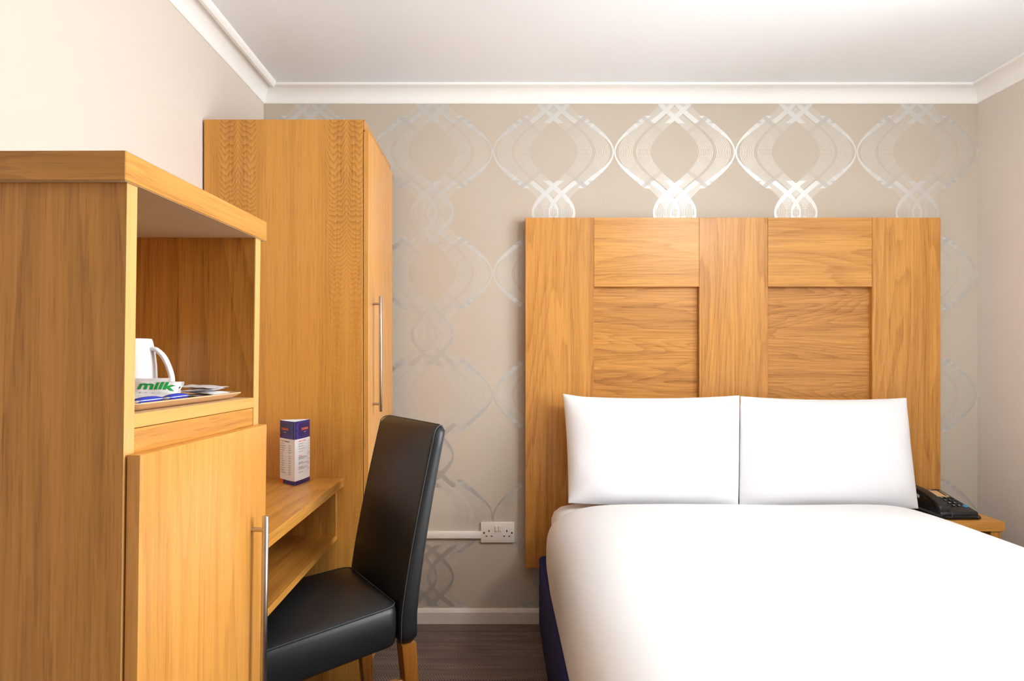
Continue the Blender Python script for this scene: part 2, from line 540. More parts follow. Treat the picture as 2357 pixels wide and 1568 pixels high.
# ------------------------------------------------------------------ tray cabinet (slightly turned, leaning a touch)
TH, RO = R(-3.1), R(.8)
CR = (0, RO, TH)
rotm = (Matrix.Rotation(TH, 4, 'Z') @ Matrix.Rotation(RO, 4, 'Y'))
p_ref = Vector((-.521, .95, 1.1)) - rotm @ Vector((0, 0, 1.1))
p_ref.z = 0.0
cabM = Matrix.Translation(p_ref) @ rotm
cb = thing('tray_cabinet', 'oak cabinet with an open tray niche over a door, nearest the camera', 'cabinet', p_ref, CR, world_coords=False)
CW, CD, CT = .462, .462, .025
ZU = 1.3805
for y0, zlow in ((0, 0), (CW - CT, 0)):
    sp = pbox('side_panel', cb, oak_z, (-CD, -.0012), (y0, y0 + CT), (zlow, ZU), .0006)
    e = pbox('edge_strip', sp, oak_edge, (-.0012, 0), (y0 + .0002, y0 + CT - .0002), (zlow, ZU), 0)
tp = pbox('top', cb, oak_y, (-CD, .005), (-.012, CW + .019), (ZU + .0006, ZU + .041), .001)
pbox('edge_strip', tp, oak_x, (-CD, .0045), (-.0128, -.0119), (ZU + .0006, ZU + .0405), 0)
pbox('core_underside', tp, chip, (-CD + .001, .003), (-.010, CW + .017), (ZU, ZU + .0006), 0)
pbox('back_panel', cb, oak_z, (-CD, -CD + .012), (CT, CW - CT), (.08, ZU), 0)
sh = pbox('shelf', cb, chip, (-CD + .012, -.002), (CT, CW - CT), (1.036, 1.056), 0)
pbox('edge_strip', sh, oak_edge_y, (-.002, 0), (CT, CW - CT), (1.036, 1.056), .0004)
pbox('rail', cb, oak_y, (-.020, -.001), (CT, CW - CT), (.962, 1.0348), .0006)
pbox('bottom_panel', cb, oak_y, (-CD + .012, -.002), (CT, CW - CT), (.08, .098), 0)
pbox('plinth', cb, oak_y, (-.05, -.032), (CT, CW - CT), (0, .08), 0)
# the door hangs a little open on the near hinge
bm = bmesh.new(); add_box(bm, (.002, .022), (.004, CW - .008), (.10, 1.001))
bmesh.ops.bevel(bm, geom=list(bm.edges), offset=.0022, segments=2, profile=.5, affect='EDGES')
cdoor = finish('door', bm, oak_door, cb, True, 40)
bar_handle(cdoor, .022, .385, .423, .829, .027, .0062)

# ------------------------------------------------------------------ things on the cabinet shelf
def on_cab(o, local, rz=0.0):
    o.matrix_world = cabM @ Matrix.Translation(Vector(local)) @ Matrix.Rotation(rz, 4, 'Z')
def cab_local(wx, wy, z):
    q = cabM.inverted() @ Vector((wx, wy, z)); q.z = z; return q
SZ = 1.056
tray_wood = oak('pale_tray_veneer', 'y', light=srgb(226, 184, 138), dark=srgb(188, 138, 94), contrast=.8)
tray_top = oak('tray_top_veneer', 'y', light=srgb(196, 150, 104), dark=srgb(150, 100, 62), contrast=.8)
tray_edge = plain('tray_dark_rim', srgb(160, 100, 66), .5)
ty0, ty1, tx0, tx1 = .035, .415, -.30, -.006
tr = thing('tray', 'shallow pale wooden tray with flared rim in the cabinet niche', 'tray', world_coords=False)
on_cab(tr, (0, 0, SZ + .0004))
bm = bmesh.new(); rings = []
for off, z in ((.022, .0), (.019, .001), (.009, .005), (.0, .0115), (.0, .0135)):
    rings.append([(x, y, z) for x, y in rrect(tx0 + off, tx1 - off, ty0 + off, ty1 - off, max(.03 - off * .3, .012), 6)])
inner = []
for off, z in ((.0025, .0135), (.011, .0072), (.020, .0036), (.024, .0032)):
    inner.append([(x, y, z) for x, y in rrect(tx0 + off, tx1 - off, ty0 + off, ty1 - off, max(.03 - off * .3, .012), 6)])
loft(bm, rings + inner, cap=True)
finish('tray_body', bm, tray_wood, tr, True, 35)
bm = bmesh.new(); bm.faces.new([bm.verts.new((x, y, .0036)) for x, y in rrect(tx0 + .025, tx1 - .025, ty0 + .025, ty1 - .025, .02, 6)])
finish('tray_base', bm, tray_top, tr)
bm = bmesh.new(); loft(bm, [[(x, y, .0137) for x, y in rrect(tx0 + o_, tx1 - o_, ty0 + o_, ty1 - o_, .03, 6)] for o_ in (.0, .0025)], cap=False)
finish('rim_edge', bm, tray_edge, tr)
TZ = SZ + .0045

# upturned mug
mg = thing('mug', 'white china mug turned upside down on the tray', 'mug', world_coords=False)
q = cab_local(-.712, 1.305, 0); on_cab(mg, (q.x, q.y, TZ))
prof = [(.0385, 0), (.041, .0005), (.0412, .004), (.0408, .030), (.0392, .060), (.036, .085), (.0325, .102), (.0305, .109), (.029, .1105), (.027, .1085), (0.001, .1085)]
inn = [(0.001, .102), (.029, .100), (.034, .075), (.037, .04), (.0382, .003)]
bm = bmesh.new()
loft(bm, [[(r * math.cos(2 * math.pi * k / 40), r * math.sin(2 * math.pi * k / 40), z) for k in range(40)] for r, z in inn + prof[0:0]] , cap=False)
loft(bm, [[(r * math.cos(2 * math.pi * k / 40), r * math.sin(2 * math.pi * k / 40), z) for k in range(40)] for r, z in [(.0382, .003)] + prof], cap=False)
bmesh.ops.remove_doubles(bm, verts=bm.verts, dist=1e-5)
finish('mug_body', bm, ceramic, mg, True, 50)
bm = bmesh.new()
hp = smooth_path([(.034, 0, .091), (.044, 0, .089), (.058, 0, .076), (.069, 0, .054), (.0745, 0, .032), (.070, 0, .017), (.054, 0, .011), (.038, 0, .010)], 6)
rings = []
for i, p in enumerate(hp):
    t = (hp[min(i + 1, len(hp) - 1)] - hp[max(i - 1, 0)]).normalized()
    s = Vector((0, 1, 0)); u = s.cross(t).normalized()
    rings.append([p + s * .0075 * math.cos(2 * math.pi * k / 14) + u * .0048 * math.sin(2 * math.pi * k / 14) for k in range(14)])
loft(bm, rings)
finish('mug_handle', bm, ceramic, mg, True)

# sachets: pillow packs, (length, width, thickness)
def pack_h(u, v, t, flat=.86):
    a = max(0.0, 1 - abs(u / flat) ** 2.6) if abs(u) < flat else 0.0
    b = max(0.0, 1 - abs(v) ** 2.4)
    return t * .5 * (a ** .55) * (b ** .5)
def pack(name, label, cat, mat, L, W, T, loc, rz, group, nu=26, nv=12, tiltx=0.0, crumple=0.0, seed=0, tilty=0.0, flat=.86):
    t = thing(name, label, cat, group=group, world_coords=False)
    t.matrix_world = cabM @ Matrix.Translation(Vector(loc)) @ Matrix.Rotation(rz, 4, 'Z') @ Matrix.Rotation(tiltx, 4, 'X') @ Matrix.Rotation(tilty, 4, 'Y')
    def P(u, v, s):
        h = pack_h(u, v, T, flat)
        w = crumple * mnoise.noise(Vector((u * 2.3 + seed * 7, v * 1.7, seed * 3.1)))
        zig = .0009 * (1 if int((v + 1) * 14) % 2 else -1) if abs(u) > .985 else 0
        return Vector((u * L / 2 + (zig if u > 0 else -zig), v * W / 2 * (1 - .05 * (1 - u * u)), s * (h + .0002) + w + T * .5))
    bm = bmesh.new()
    for s in (1, -1):
        g = [[bm.verts.new(P(-1 + 2 * i / nu, -1 + 2 * j / nv, s)) for j in range(nv + 1)] for i in range(nu + 1)]
        for i in range(nu):
            for j in range(nv): bm.faces.new((g[i][j], g[i + 1][j], g[i + 1][j + 1], g[i][j + 1]))
    bmesh.ops.remove_doubles(bm, verts=bm.verts, dist=.00045)
    return t, P, bm
def add_pack(name, label, cat, mat, L, W, T, loc, rz, group, **k):
    t, P, bm = pack(name, label, cat, mat, L, W, T, loc, rz, group, **k)
    finish('wrapper', bm, mat, t, True, 60)
    return t, P
ROT90 = R(90)
MG = 'milk sachets on the tray'
# milk sachet tilted against the others (lettering reads "milk"), another under it, a plain one behind
q = cab_local(-.630, 1.206, 0)
t, P = add_pack('milk_sachet', 'white milk sachet with green milk lettering, top of the sachets on the tray', 'sachet', foil, .105, .046, .014, (q.x, q.y, TZ + .0135), R(12), MG, tiltx=R(36), crumple=.0012, seed=2)
def on_pack(P, L, W, cu=0.0, cv=0.0, lift=.0007):
    return lambda s, tt: P((s) / (L / 2) + cu, (tt) / (W / 2) + cv, 1) + Vector((0, 0, lift))
def sub_text(parent, mat, body, size, fn, name='lettering', width=None, bold=0.0):
    me = text_mesh(body, size, bold)
    bm = bmesh.new(); bm.from_mesh(me); bpy.data.meshes.remove(me)
    bmesh.ops.triangulate(bm, faces=bm.faces)
    bmesh.ops.subdivide_edges(bm, edges=[e for e in bm.edges if e.calc_length() > .004], cuts=2)
    xs = [v.co.x for v in bm.verts]; k = (width / (max(xs) - min(xs))) if width else 1.0
    for v in bm.verts: v.co = Vector(fn(v.co.x * k, v.co.y))
    return finish(name, bm, mat, parent)
sub_text(t, milk_green, 'milk', .031, on_pack(P, .105, .046, .22, 0.05), width=.060, bold=.0010)
bm = bmesh.new()
for k in range(9):
    u = -.8 + k * .2
    c = [P(u + a, -.80 + b, 1) + Vector((0, 0, .0006)) for a, b in ((-.03, -.05), (.04, -.05), (.02, .06), (-.02, .06))]
    bm.faces.new([bm.verts.new(p) for p in c])
finish('green_marks', bm, milk_green, t)
q = cab_local(-.614, 1.160, 0)
t2, P2 = add_pack('milk_sachet', 'white milk sachet lying in front of the green lettered milk sachet', 'sachet', foil, .115, .040, .010, (q.x, q.y, TZ + .0035), R(20), MG, crumple=.001, seed=5, tiltx=R(8))
q = cab_local(-.668, 1.236, 0)
add_pack('milk_sachet', 'plain white sachet against the upturned mug behind the milk sachet', 'sachet', foil, .105, .050, .010, (q.x, q.y, TZ + .0175), R(6), MG, tiltx=R(42), crumple=.001, seed=9)
# flat printed sachet and two blue sugar sticks along the near edge
q = cab_local(-.586, 1.075, 0)
t, P = add_pack('biscuit_sachet', 'flat silver printed sachet between the milk sachets and blue sticks', 'sachet', foil_grey, .13, .040, .006, (q.x, q.y, TZ + .003), R(88), None, seed=3)
bm = bmesh.new()
for k in range(7):
    u = -.1 + k * .12
    c = [P(u + a, b, 1) + Vector((0, 0, .0005)) for a, b in ((0, -.3), (.07, -.35), (.085, .2), (.01, .3))]
    bm.faces.new([bm.verts.new(p) for p in c])
finish('red_print', bm, sugar_red, t)
for k, (wy, lab) in enumerate(((1.035, 'blue sugar stick, the nearer one by the cabinet side'), (1.125, 'blue sugar stick, the farther one toward the tea sachets'))):
    q = cab_local(-.5475, wy, 0)
    t, P = add_pack('sugar_stick', lab, 'sugar stick', foil, .088, .019, .012, (q.x, q.y, TZ + .0045), R(92.5 + k * 2), 'blue sugar sticks on the tray', nu=20, nv=8, seed=k, tiltx=R(-14))
    bm = bmesh.new(); nu, nv = 16, 8
    for s in (1, -1):
        g = [[bm.verts.new(P(-.82 + 1.64 * i / nu, (-1 + 2 * j / nv) * 1.05, s) + Vector((0, 0, s * .0004))) for j in range(nv + 1)] for i in range(nu + 1)]
        for i in range(nu):
            for j in range(nv): bm.faces.new((g[i][j], g[i + 1][j], g[i + 1][j + 1], g[i][j + 1]))
    finish('blue_wrap', bm, sugar_blue, t, True, 60)
# pile of tea sachets at the far end
labs = ('white tea sachet on top of the pile at the far tray end', 'crumpled white sachet second from top of the tea sachet pile',
        'white sachet third from top of the tea sachet pile', 'grey sachet at the bottom of the tea sachet pile')
q = cab_local(-.578, 1.305, 0)
for k in range(4):
    kk = 3 - k
    add_pack('tea_sachet', labs[kk], 'sachet', foil_grey if k == 0 else foil, .070, .058, .0052, (q.x + (-.006, .010, -.004, 0)[k], q.y + (-.004, .006, 0, .002)[k], TZ + .0008 + k * .0057),
             R((8, -14, 6, -3)[k]), 'tea sachets on the tray', nu=16, nv=12, crumple=.0018, seed=20 + k * 3, tilty=R((0, 3, -4, 2)[k]), flat=.92)

# ------------------------------------------------------------------ menu card on the desk
DZ = .729
mA, mL, mR_ = Vector((-.6509, 2.178, 0)), Vector((-.7205, 2.2485, 0)), Vector((-.632, 2.283, 0))
mn = thing('menu_card', 'three-sided standing menu card, navy and white, on the desk', 'menu', (mA.x, mA.y, DZ))
MH = .2045
cen = (mA + mL + mR_) / 3
def face_pt(a, b, bow=.003):
    d = (b - a); n = Vector((d.y, -d.x, 0)).normalized()
    if n.dot((a + b) / 2 - cen) < 0: n = -n
    def f(s, z, lift=0.0):       # s 0..1 along, z metres up
        p = a + d * s + n * (bow * 4 * s * (1 - s) + lift)
        return Vector((p.x, p.y, DZ + z))
    return f, d.length
def patch(name, parent, mat, f, s0, s1, z0, z1, lift, n=10, skew=0.0):
    bm = bmesh.new()
    lo = [bm.verts.new(f(s0 + (s1 - s0) * k / n, z0, lift)) for k in range(n + 1)]
    hi = [bm.verts.new(f(s0 + (s1 - skew - s0) * k / n, z1, lift)) for k in range(n + 1)]
    for k in range(n): bm.faces.new((lo[k], lo[k + 1], hi[k + 1], hi[k]))
    return finish(name, bm, mat, parent, True)
faces3 = [(mL, mA), (mA, mR_), (mR_, mL)]
for idx, (a, b) in enumerate(faces3):
    f, Ln = face_pt(a, b, .0032 if idx < 2 else .001)
    bm = bmesh.new(); n = 10
    ro = [[bm.verts.new(f(k / n, z, 0)) for k in range(n + 1)] for z in (0, MH)]
    ri = [[bm.verts.new(f(k / n, z, -.0006)) for k in range(n + 1)] for z in (0, MH)]
    for rr in (ro, ri):
        for k in range(n): bm.faces.new((rr[0][k], rr[0][k + 1], rr[1][k + 1], rr[1][k]))
    for k in range(n):
        for z in (0, 1): bm.faces.new((ro[z][k], ro[z][k + 1], ri[z][k + 1], ri[z][k]))
    card = finish('card_face', bm, card_white, mn, True, 40)
    if idx == 2: continue
    zb = MH - .0575
    patch('navy_band', card, card_navy, f, 0, 1, zb, MH - .0002, .0003)
    if idx == 0:
        patch('navy_strip', card, card_navy, f, .24, 1, .0002, .0135, .0003)
        patch('orange_strip', card, card_orange, f, 0, .285, .0002, .0135, .00035, skew=.045)
    else:
        patch('navy_strip', card, card_navy, f, 0, 1, .0002, .0135, .0003)
    # leaf motif on the navy band
    bm = bmesh.new()
    def leaf(s, z, ang, ln, wd_):
        pts = []
        for k in range(12):
            tt = 2 * math.pi * k / 12
            px, pz = math.cos(tt) * ln / 2, math.sin(tt) * abs(math.sin(tt)) * wd_ / 2
            ca, sa = math.cos(R(ang)), math.sin(R(ang))
            ss = s + (px * ca - pz * sa) / Ln; zz = z + px * sa + pz * ca
            pts.append((min(max(ss, .005), .995), min(max(zz, zb + .0005), MH - .001)))
        bm.faces.new([bm.verts.new(f(ss, zz, .0007)) for ss, zz in pts])
    near = 1 if idx == 0 else 0
    for s in (near,):
        sg = -1 if near else 1
        for dz, an in ((.046, -50), (.036, 50), (.022, -50), (.012, 50), (.003, -40)):
            leaf(s + sg * .14, zb + dz, an * sg * -1, .017, .009)
    far = 1 - near; sg = -sg
    for dz, an in ((.050, 10), (.038, 70), (.026, 100), (.012, 60)):
        leaf(far + sg * .05, zb + dz, an, .012, .006)
    for k in range(5):
        leaf(.3 + k * .11, zb + .006 + .003 * (k % 2), (90, 40, 0, 90, -30)[k], .012, .006)
        leaf(.28 + k * .12, zb + .052, (0, 90, 20, -20, 90)[k], .010, .005)
    finish('leaf_motif', bm, card_leaf, card)
    sc = .40 if idx == 0 else .60
    text_part('logo_lettering', card, ink_orange, 'ROOMS INN', .0105, lambda s, t_, f=f, sc=sc, Ln=Ln: f(sc + s / Ln, zb + .030 + t_, .0009), .0004, width=.048)
    # small print under the logo, too small to read
    def dashes(rows, mat, name):
        bm = bmesh.new()
        for s0, s1, z, hgt in rows:
            s = s0; rg = random.Random(int(z * 1e5) + idx)
            while s < s1 - .004:
                l = min(rg.uniform(.03, .075), s1 - s)
                n_ = 2
                lo = [bm.verts.new(f(s + l * k / n_, z - hgt / 2, .0006)) for k in range(n_ + 1)]
                hi = [bm.verts.new(f(s + l * k / n_, z + hgt / 2, .0006)) for k in range(n_ + 1)]
                for k in range(n_): bm.faces.new((lo[k], lo[k + 1], hi[k + 1], hi[k]))
                s += l + .014
        finish(name, bm, mat, card)
    dashes([(sc - .08, sc + .08, zb + .0205, .0016)], ink_white, 'tagline')
    rows = []
    if idx == 0:
        z = MH - .0745
        for k in range(4):
            rows += [(.08, (.36, .46, .42, .36)[k], z, .0013), (.66, .78, z - .004, .0014), (.08, .80, z - .0062, .00022)]; z -= .0073
        z -= .006
        for k in range(9):
            rows += [(.08, (.27, .28, .26, .38, .40, .33, .40, .39, .45)[k], z, .0013), (.66, .78, z - .003, .0014), (.08, .80, z - .0054, .00022)]; z -= .0073
        dashes(rows, ink, 'small_print')
        text_part('heading', card, ink_orange, 'DOUBLE', .0044, lambda s, t_, f=f, Ln=Ln: f(.21 + s / Ln, MH - .0665 + t_, .0007), .0001, width=.024)
        text_part('heading', card, ink, '| FOR £15', .0044, lambda s, t_, f=f, Ln=Ln: f(.545 + s / Ln, MH - .0668 + t_, .0007), .0002, width=.031)
        text_part('heading', card, ink_orange, 'SHOTS', .0044, lambda s, t_, f=f, Ln=Ln: f(.18 + s / Ln, MH - .1035 + t_, .0007), .0001, width=.018)
    else:
        z = MH - .0735
        for k in range(4):
            rows += [(.20, (.50, .52, .66, .46)[k], z, .0013), (.86, .93, z + .004, .0014), (.20, .92, z - .004, .00022)]; z -= .0083
        z -= .0095
        rows += [(.80, .93, z + .009, .0013), (.76, .93, z + .0045, .0013)]
        for k, nl in enumerate((3, 2, 3)):
            rows += [(.20, (.58, .46, .48)[k], z, .0016)]
            for j in range(nl):
                rows += [(.20, (.78, .80, .55)[j] if nl == 3 else (.88, .90)[j], z - .0027 - j * .0024, .0009)]
            z -= .0047 + nl * .0026
            rows += [(.76, .93, z + .001, .0013), (.20, .92, z - .002, .00022)]; z -= .0052
        rows += [(.20, .48, z + .001, .0014)]
        dashes(rows, ink, 'small_print')
        text_part('heading', card, ink_orange, 'BEER & CIDER', .0044, lambda s, t_, f=f, Ln=Ln: f(.44 + s / Ln, MH - .0655 + t_, .0007), .0001, width=.050)
        text_part('heading', card, ink_orange, 'WINES', .0044, lambda s, t_, f=f, Ln=Ln: f(.29 + s / Ln, MH - .1115 + t_, .0007), .0001, width=.020)

# ------------------------------------------------------------------ chair
ch = thing('dining_chair', 'high-backed black leather chair with wooden legs pushed under the desk', 'chair', (-.55, 1.908, 0), (0, 0, R(-59)), world_coords=False)
# seat: local -y is the front, +x the near side
bm = bmesh.new(); rings = []
def seat_outline(inset, drop_z, dome):
    b, f_ = .205 - inset, .228 - inset
    yb, yf = .205 - inset * .3, -.235 + inset
    pts = []
    r = .035
    base = rrect(-1, 1, -1, 1, .16, 5)
    out = []
    for px, py in base:
        y = yf + (py + 1) / 2 * (yb - yf)
        w_ = f_ + (b - f_) * (y + .235) / .44
        x = px * w_
        slope = -.050 * (.205 - y) / .44 * 1.0
        out.append((x, y, drop_z + slope + dome))
    return out
ZS0, ZS1 = .362, .470
for ins, z in ((.012, ZS0), (.003, ZS0 + .004), (0, ZS0 + .012), (-.004, ZS0 + .03), (-.006, ZS0 + .055), (-.004, ZS1 - .014), (0.001, ZS1 - .004), (.005, ZS1)):
    rings.append(seat_outline(ins, z, 0))
for k in range(1, 8):
    t_ = k / 7
    rings.append(seat_outline(.005 + .195 * t_, ZS1, .026 * (1 - (1 - t_) ** 2.2)))
loft(bm, rings)
finish('seat', bm, leather, ch, True)
so = seat_outline(.0028, ZS1 + .0012, 0)
bm = bmesh.new(); tube(bm, so + so[:1], .0017, 6, False)
finish('seat_piping', bm, stitch, ch, True)
# backrest
def back_ring(z):
    t_ = (z - .357) / (.955 - .357)
    lean = .0 if t_ < .12 else ((t_ - .12) / .88) ** 1.25 * .096
    y0 = .203 + lean + .012 * max(0, t_)
    y1 = .266 + lean - .004 * max(0, t_)
    hw = .212 - .004 * t_
    return y0, y1, hw
bm = bmesh.new(); rings = []
zs = [.357, .359, .365, .38] + [.40 + .53 * k / 14 for k in range(15)] + [.940, .948, .953, .955]
for z in zs:
    y0, y1, hw = back_ring(z)
    e = 0.0
    for lim, amt in ((.365, .010), (.359, .016), (.357, .022)):
        if z <= lim: e = amt
    for lim, amt in ((.940, .003), (.948, .009), (.953, .016), (.955, .024)):
        if z >= lim: e = amt
    pts = rrect(-hw + e, hw - e, y0 + e * .9, y1 - e * .9, max(.018 - e * .6, .004), 4)
    rings.append([(x, y + (.008 * (x / hw) ** 2 if y < (y0 + y1) / 2 else 0) - .004, z - (.006 * (abs(x) / hw) ** 3 if z > .93 else 0)) for x, y in pts])
loft(bm, rings)
finish('backrest', bm, leather, ch, True)
for sx in (1, -1):
    bm = bmesh.new(); path = []
    for k in range(31):
        z = .362 + (.934 - .362) * k / 30
        y0, y1, hw = back_ring(z)
        path.append((sx * (hw - .0035), y0 + .0065, z))
    y0, y1, hw = back_ring(.945)
    path += [(sx * (hw - .007), y0 + .011, .9425), (sx * (hw - .010), y0 + .020, .9475), (sx * (hw - .010), y1 - .018, .9475)]
    tube(bm, path, .0016, 6)
    finish('back_piping', bm, stitch, ch, True)
def leg(x, y, top, dx=0, dy=0):
    bm = bmesh.new()
    rings = []
    for z, hw in ((0, .0135), (.002, .0145), (top * .6, .0195), (top, .0215)):
        t_ = 1 - z / top
        rings.append([(x + dx * t_ + px, y + dy * t_ + py, z) for px, py in rrect(-hw, hw, -hw, hw, .003, 2)])
    loft(bm, rings)
    return finish('leg', bm, leg_wood, ch, True, 40)
for sx in (1, -1):
    leg(sx * .183, .236, .359, 0, .03)
    leg(sx * .192, -.195, .325)
for sx in (1, -1):
    bm = bmesh.new(); add_box(bm, (sx * .186 - .009, sx * .186 + .009), (-.178, .232), (.235, .262))
    bmesh.ops.bevel(bm, geom=list(bm.edges), offset=.002, segments=1, affect='EDGES')
    finish('stretcher', bm, leg_wood, ch)

# ------------------------------------------------------------------ socket and trunking on the back wall
def wx(px, s=535.0): return (px - 1148) / s
def wz(py, s=535.0): return CAMZ - (py - 826) / s
so_ = thing('wall_socket', 'white double wall socket with two switches beside the headboard', 'socket', (wx(1107), D - .012, wz(1248)))
fy = D - .011
pl = pbox('face_plate', so_, white_plastic, (wx(1107), wx(1184)), (fy, D), (wz(1248), wz(1201.5)), .002, 2)
for cx in (1142.5, 1150.2):
    sw = pbox('switch', so_, white_plastic, (wx(cx - 2.9), wx(cx + 2.9)), (fy - .004, fy + .001), (wz(1221.2), wz(1209)), .001)
for cx in (1125.7, 1166.4):
    pbox('slot', so_, dark_hole, (wx(cx - 1.3), wx(cx + 1.3)), (fy - .0004, fy + .001), (wz(1223.5), wz(1219)), 0)
for cx in (1120, 1131.8, 1160.5, 1172.2):
    pbox('slot', so_, dark_hole, (wx(cx - 2), wx(cx + 2)), (fy - .0004, fy + .001), (wz(1234.1), wz(1231.9)), 0)
for cx in (1114.1, 1178):
    bm = bmesh.new(); tube(bm, [(wx(cx), fy - .0006, wz(1225.4)), (wx(cx), fy + .001, wz(1225.4))], .0038, 14)
    finish('screw', bm, screw_mat, so_, True, 40)
tk = pbox('cable_trunking', None, white_plastic, (-.44, wx(1107)), (D - .016, D), (wz(1238), wz(1222)), .002, 2)
tag(tk, 'white plastic cable trunking running along the wall to the socket', 'trunking')

# ------------------------------------------------------------------ headboard
HF = D - .052
sH = 1571.33 / HF
hx = lambda px: (px - 1148) / sH
hz = lambda py: CAMZ - (py - 826) / sH
hb = thing('headboard', 'wide oak headboard with two recessed panels fixed to the wall behind the bed', 'headboard', (hx(1209), HF, hz(1308)))
x0, x1, x2, x3, x4, x5 = [hx(p) for p in (1209, 1367, 1609.5, 1767.5, 2007.5, 2165.5)]
zt, zr, zb_ = hz(501), hz(660), hz(1308)
HB = D - .018
g = .0004
for a, b in ((x0, x1), (x2, x3), (x4, x5)):
    pbox('stile', hb, oak_hb_z, (a + g, b - g), (HF, HB), (zb_, zt), .0008)
for a, b in ((x1, x2), (x3, x4)):
    pbox('rail', hb, oak_hb_x, (a + g, b - g), (HF, HB), (zr, zt), .0008)
    pbox('rail', hb, oak_hb_x, (a + g, b - g), (HF, HB), (zb_, hz(1180)), .0008)
    pbox('recessed_panel', hb, oak_panel, (a, b), (HF + .022, HB - .002), (hz(1180), zr), 0)
for xa in (hx(1300), hx(2080)):
    pbox('wall_batten', hb, oak_z, (xa - .03, xa + .03), (HB, D), (zb_ + .1, zt - .12), 0)

# ------------------------------------------------------------------ bed
BX0, BX1 = .168, 1.672
BY1, BY0 = 2.868, .88
base = thing('bed_base', 'navy blue upholstered divan bed base under the mattress', 'bed base', (.92, 1.87, 0))
bm = bmesh.new(); loft(bm, [[(x, y, z) for x, y in rrect(BX0 + e, BX1 - e, BY0 + e, BY1 - e, .03, 5)] for e, z in ((.006, .022), (.0, .03), (.0, .300), (.004, .308), (.012, .311))])
finish('divan_body', bm, navy, base, True, 45)
for x in (BX0 + .1, BX1 - .1):
    for y in (BY0 + .15, BY1 - .15):
        bm = bmesh.new(); tube(bm, [(x, y, 0), (x, y, .025)], .025, 14); finish('glide', bm, phone_black, base, True, 40)
mt = thing('mattress', 'white sheeted mattress on the navy base, showing at the pillow end', 'mattress', (.92, 1.87, .311))
bm = bmesh.new(); rings = []
for e, z in ((.035, .3115), (.014, .318), (.002, .345), (.0, .40), (.0, .48), (.010, .508), (.028, .527), (.055, .539), (.10, .545)):
    rings.append([(x, y, z) for x, y in rrect(BX0 + .047 + e, BX1 - .045 - e, BY0 + .07 + e, BY1 - .006 - e, .07, 7)])
loft(bm, rings)
finish('fitted_sheet', bm, linen2, mt, True)
# duvet: tucked profile lofted along the bed
YD1 = 2.610
def duvet_profile(y):
    t_ = (YD1 - y) / (YD1 - BY0)
    hd = max(0.0, 1 - (YD1 - y) / .30)
    sag = .011 * hd * hd
    xl = .172 + .008 * hd
    xr = BX1 + .002
    P_ = [(xl + .012, .317), (xl + .003, .335), (xl, .365)]
    Q = []
    for k in range(13):
        a_ = math.pi / 2 * k / 13
        dx_, dz_ = .32 * (1 - math.cos(a_) ** .667), .40 + .192 * math.sin(a_) ** .667
        P_.append((xl + dx_, dz_)); Q.append((xr - dx_, dz_))
    for dx_ in (.30, .38, .48, .60):
        P_.append((xl + dx_, .5922)); Q.append((xr - dx_, .5922))
    Q = Q[::-1] + [(xr, .365), (xr - .003, .335), (xr - .012, .317)]
    pts = P_ + [(.92, .593)] + Q
    edge = 0.0
    if YD1 - y < .05:
        k = 1 - (YD1 - y) / .05
        edge = k
    out = []
    for x, z in pts:
        if edge > 0:
            f_ = edge ** 2
            z = z - .004 * f_ if z > .52 else z
            x = x + (.002 * f_ if x < .92 else -.002 * f_)
        n_ = mnoise.noise(Vector((x * 2.2, y * 1.6, z * 2))) * .004 * (1 if z > .45 else .5)
        out.append(Vector((x, y, z - sag * min(1, max(0, (z - .38) / .16)) + n_ * (0 if z < .34 else 1))))
    return out
bm = bmesh.new(); rings = []
ys = [YD1 - .05 * (1 - math.cos(math.pi / 2 * k / 6)) for k in range(7)] + [YD1 - .05 - (YD1 - .05 - BY0 - .02) * k / 40 for k in range(1, 41)]
for y in ys: rings.append(smooth_path(duvet_profile(y), 3))
loft(bm, rings, cap=False, close=False)
# foot end drop
last = rings[-1]
bm.verts.ensure_lookup_table()
foot = [bm.verts[len(bm.verts) - len(last) + i] for i in range(len(last))]
low = [bm.verts.new((p.x, BY0 - .03, min(p.z, .33))) for p in last]
mid = [bm.verts.new((p.x, BY0 - .02, min(p.z, .54))) for p in last]
for i in range(len(last) - 1):
    bm.faces.new((foot[i], foot[i + 1], mid[i + 1], mid[i])); bm.faces.new((mid[i], mid[i + 1], low[i + 1], low[i]))
dv = finish('duvet', bm, linen, None, True)
dv.modifiers.new('thickness', 'SOLIDIFY').thickness = .003
dv.modifiers['thickness'].offset = -1
tag(dv, 'smooth white duvet spread over the whole bed', 'duvet')

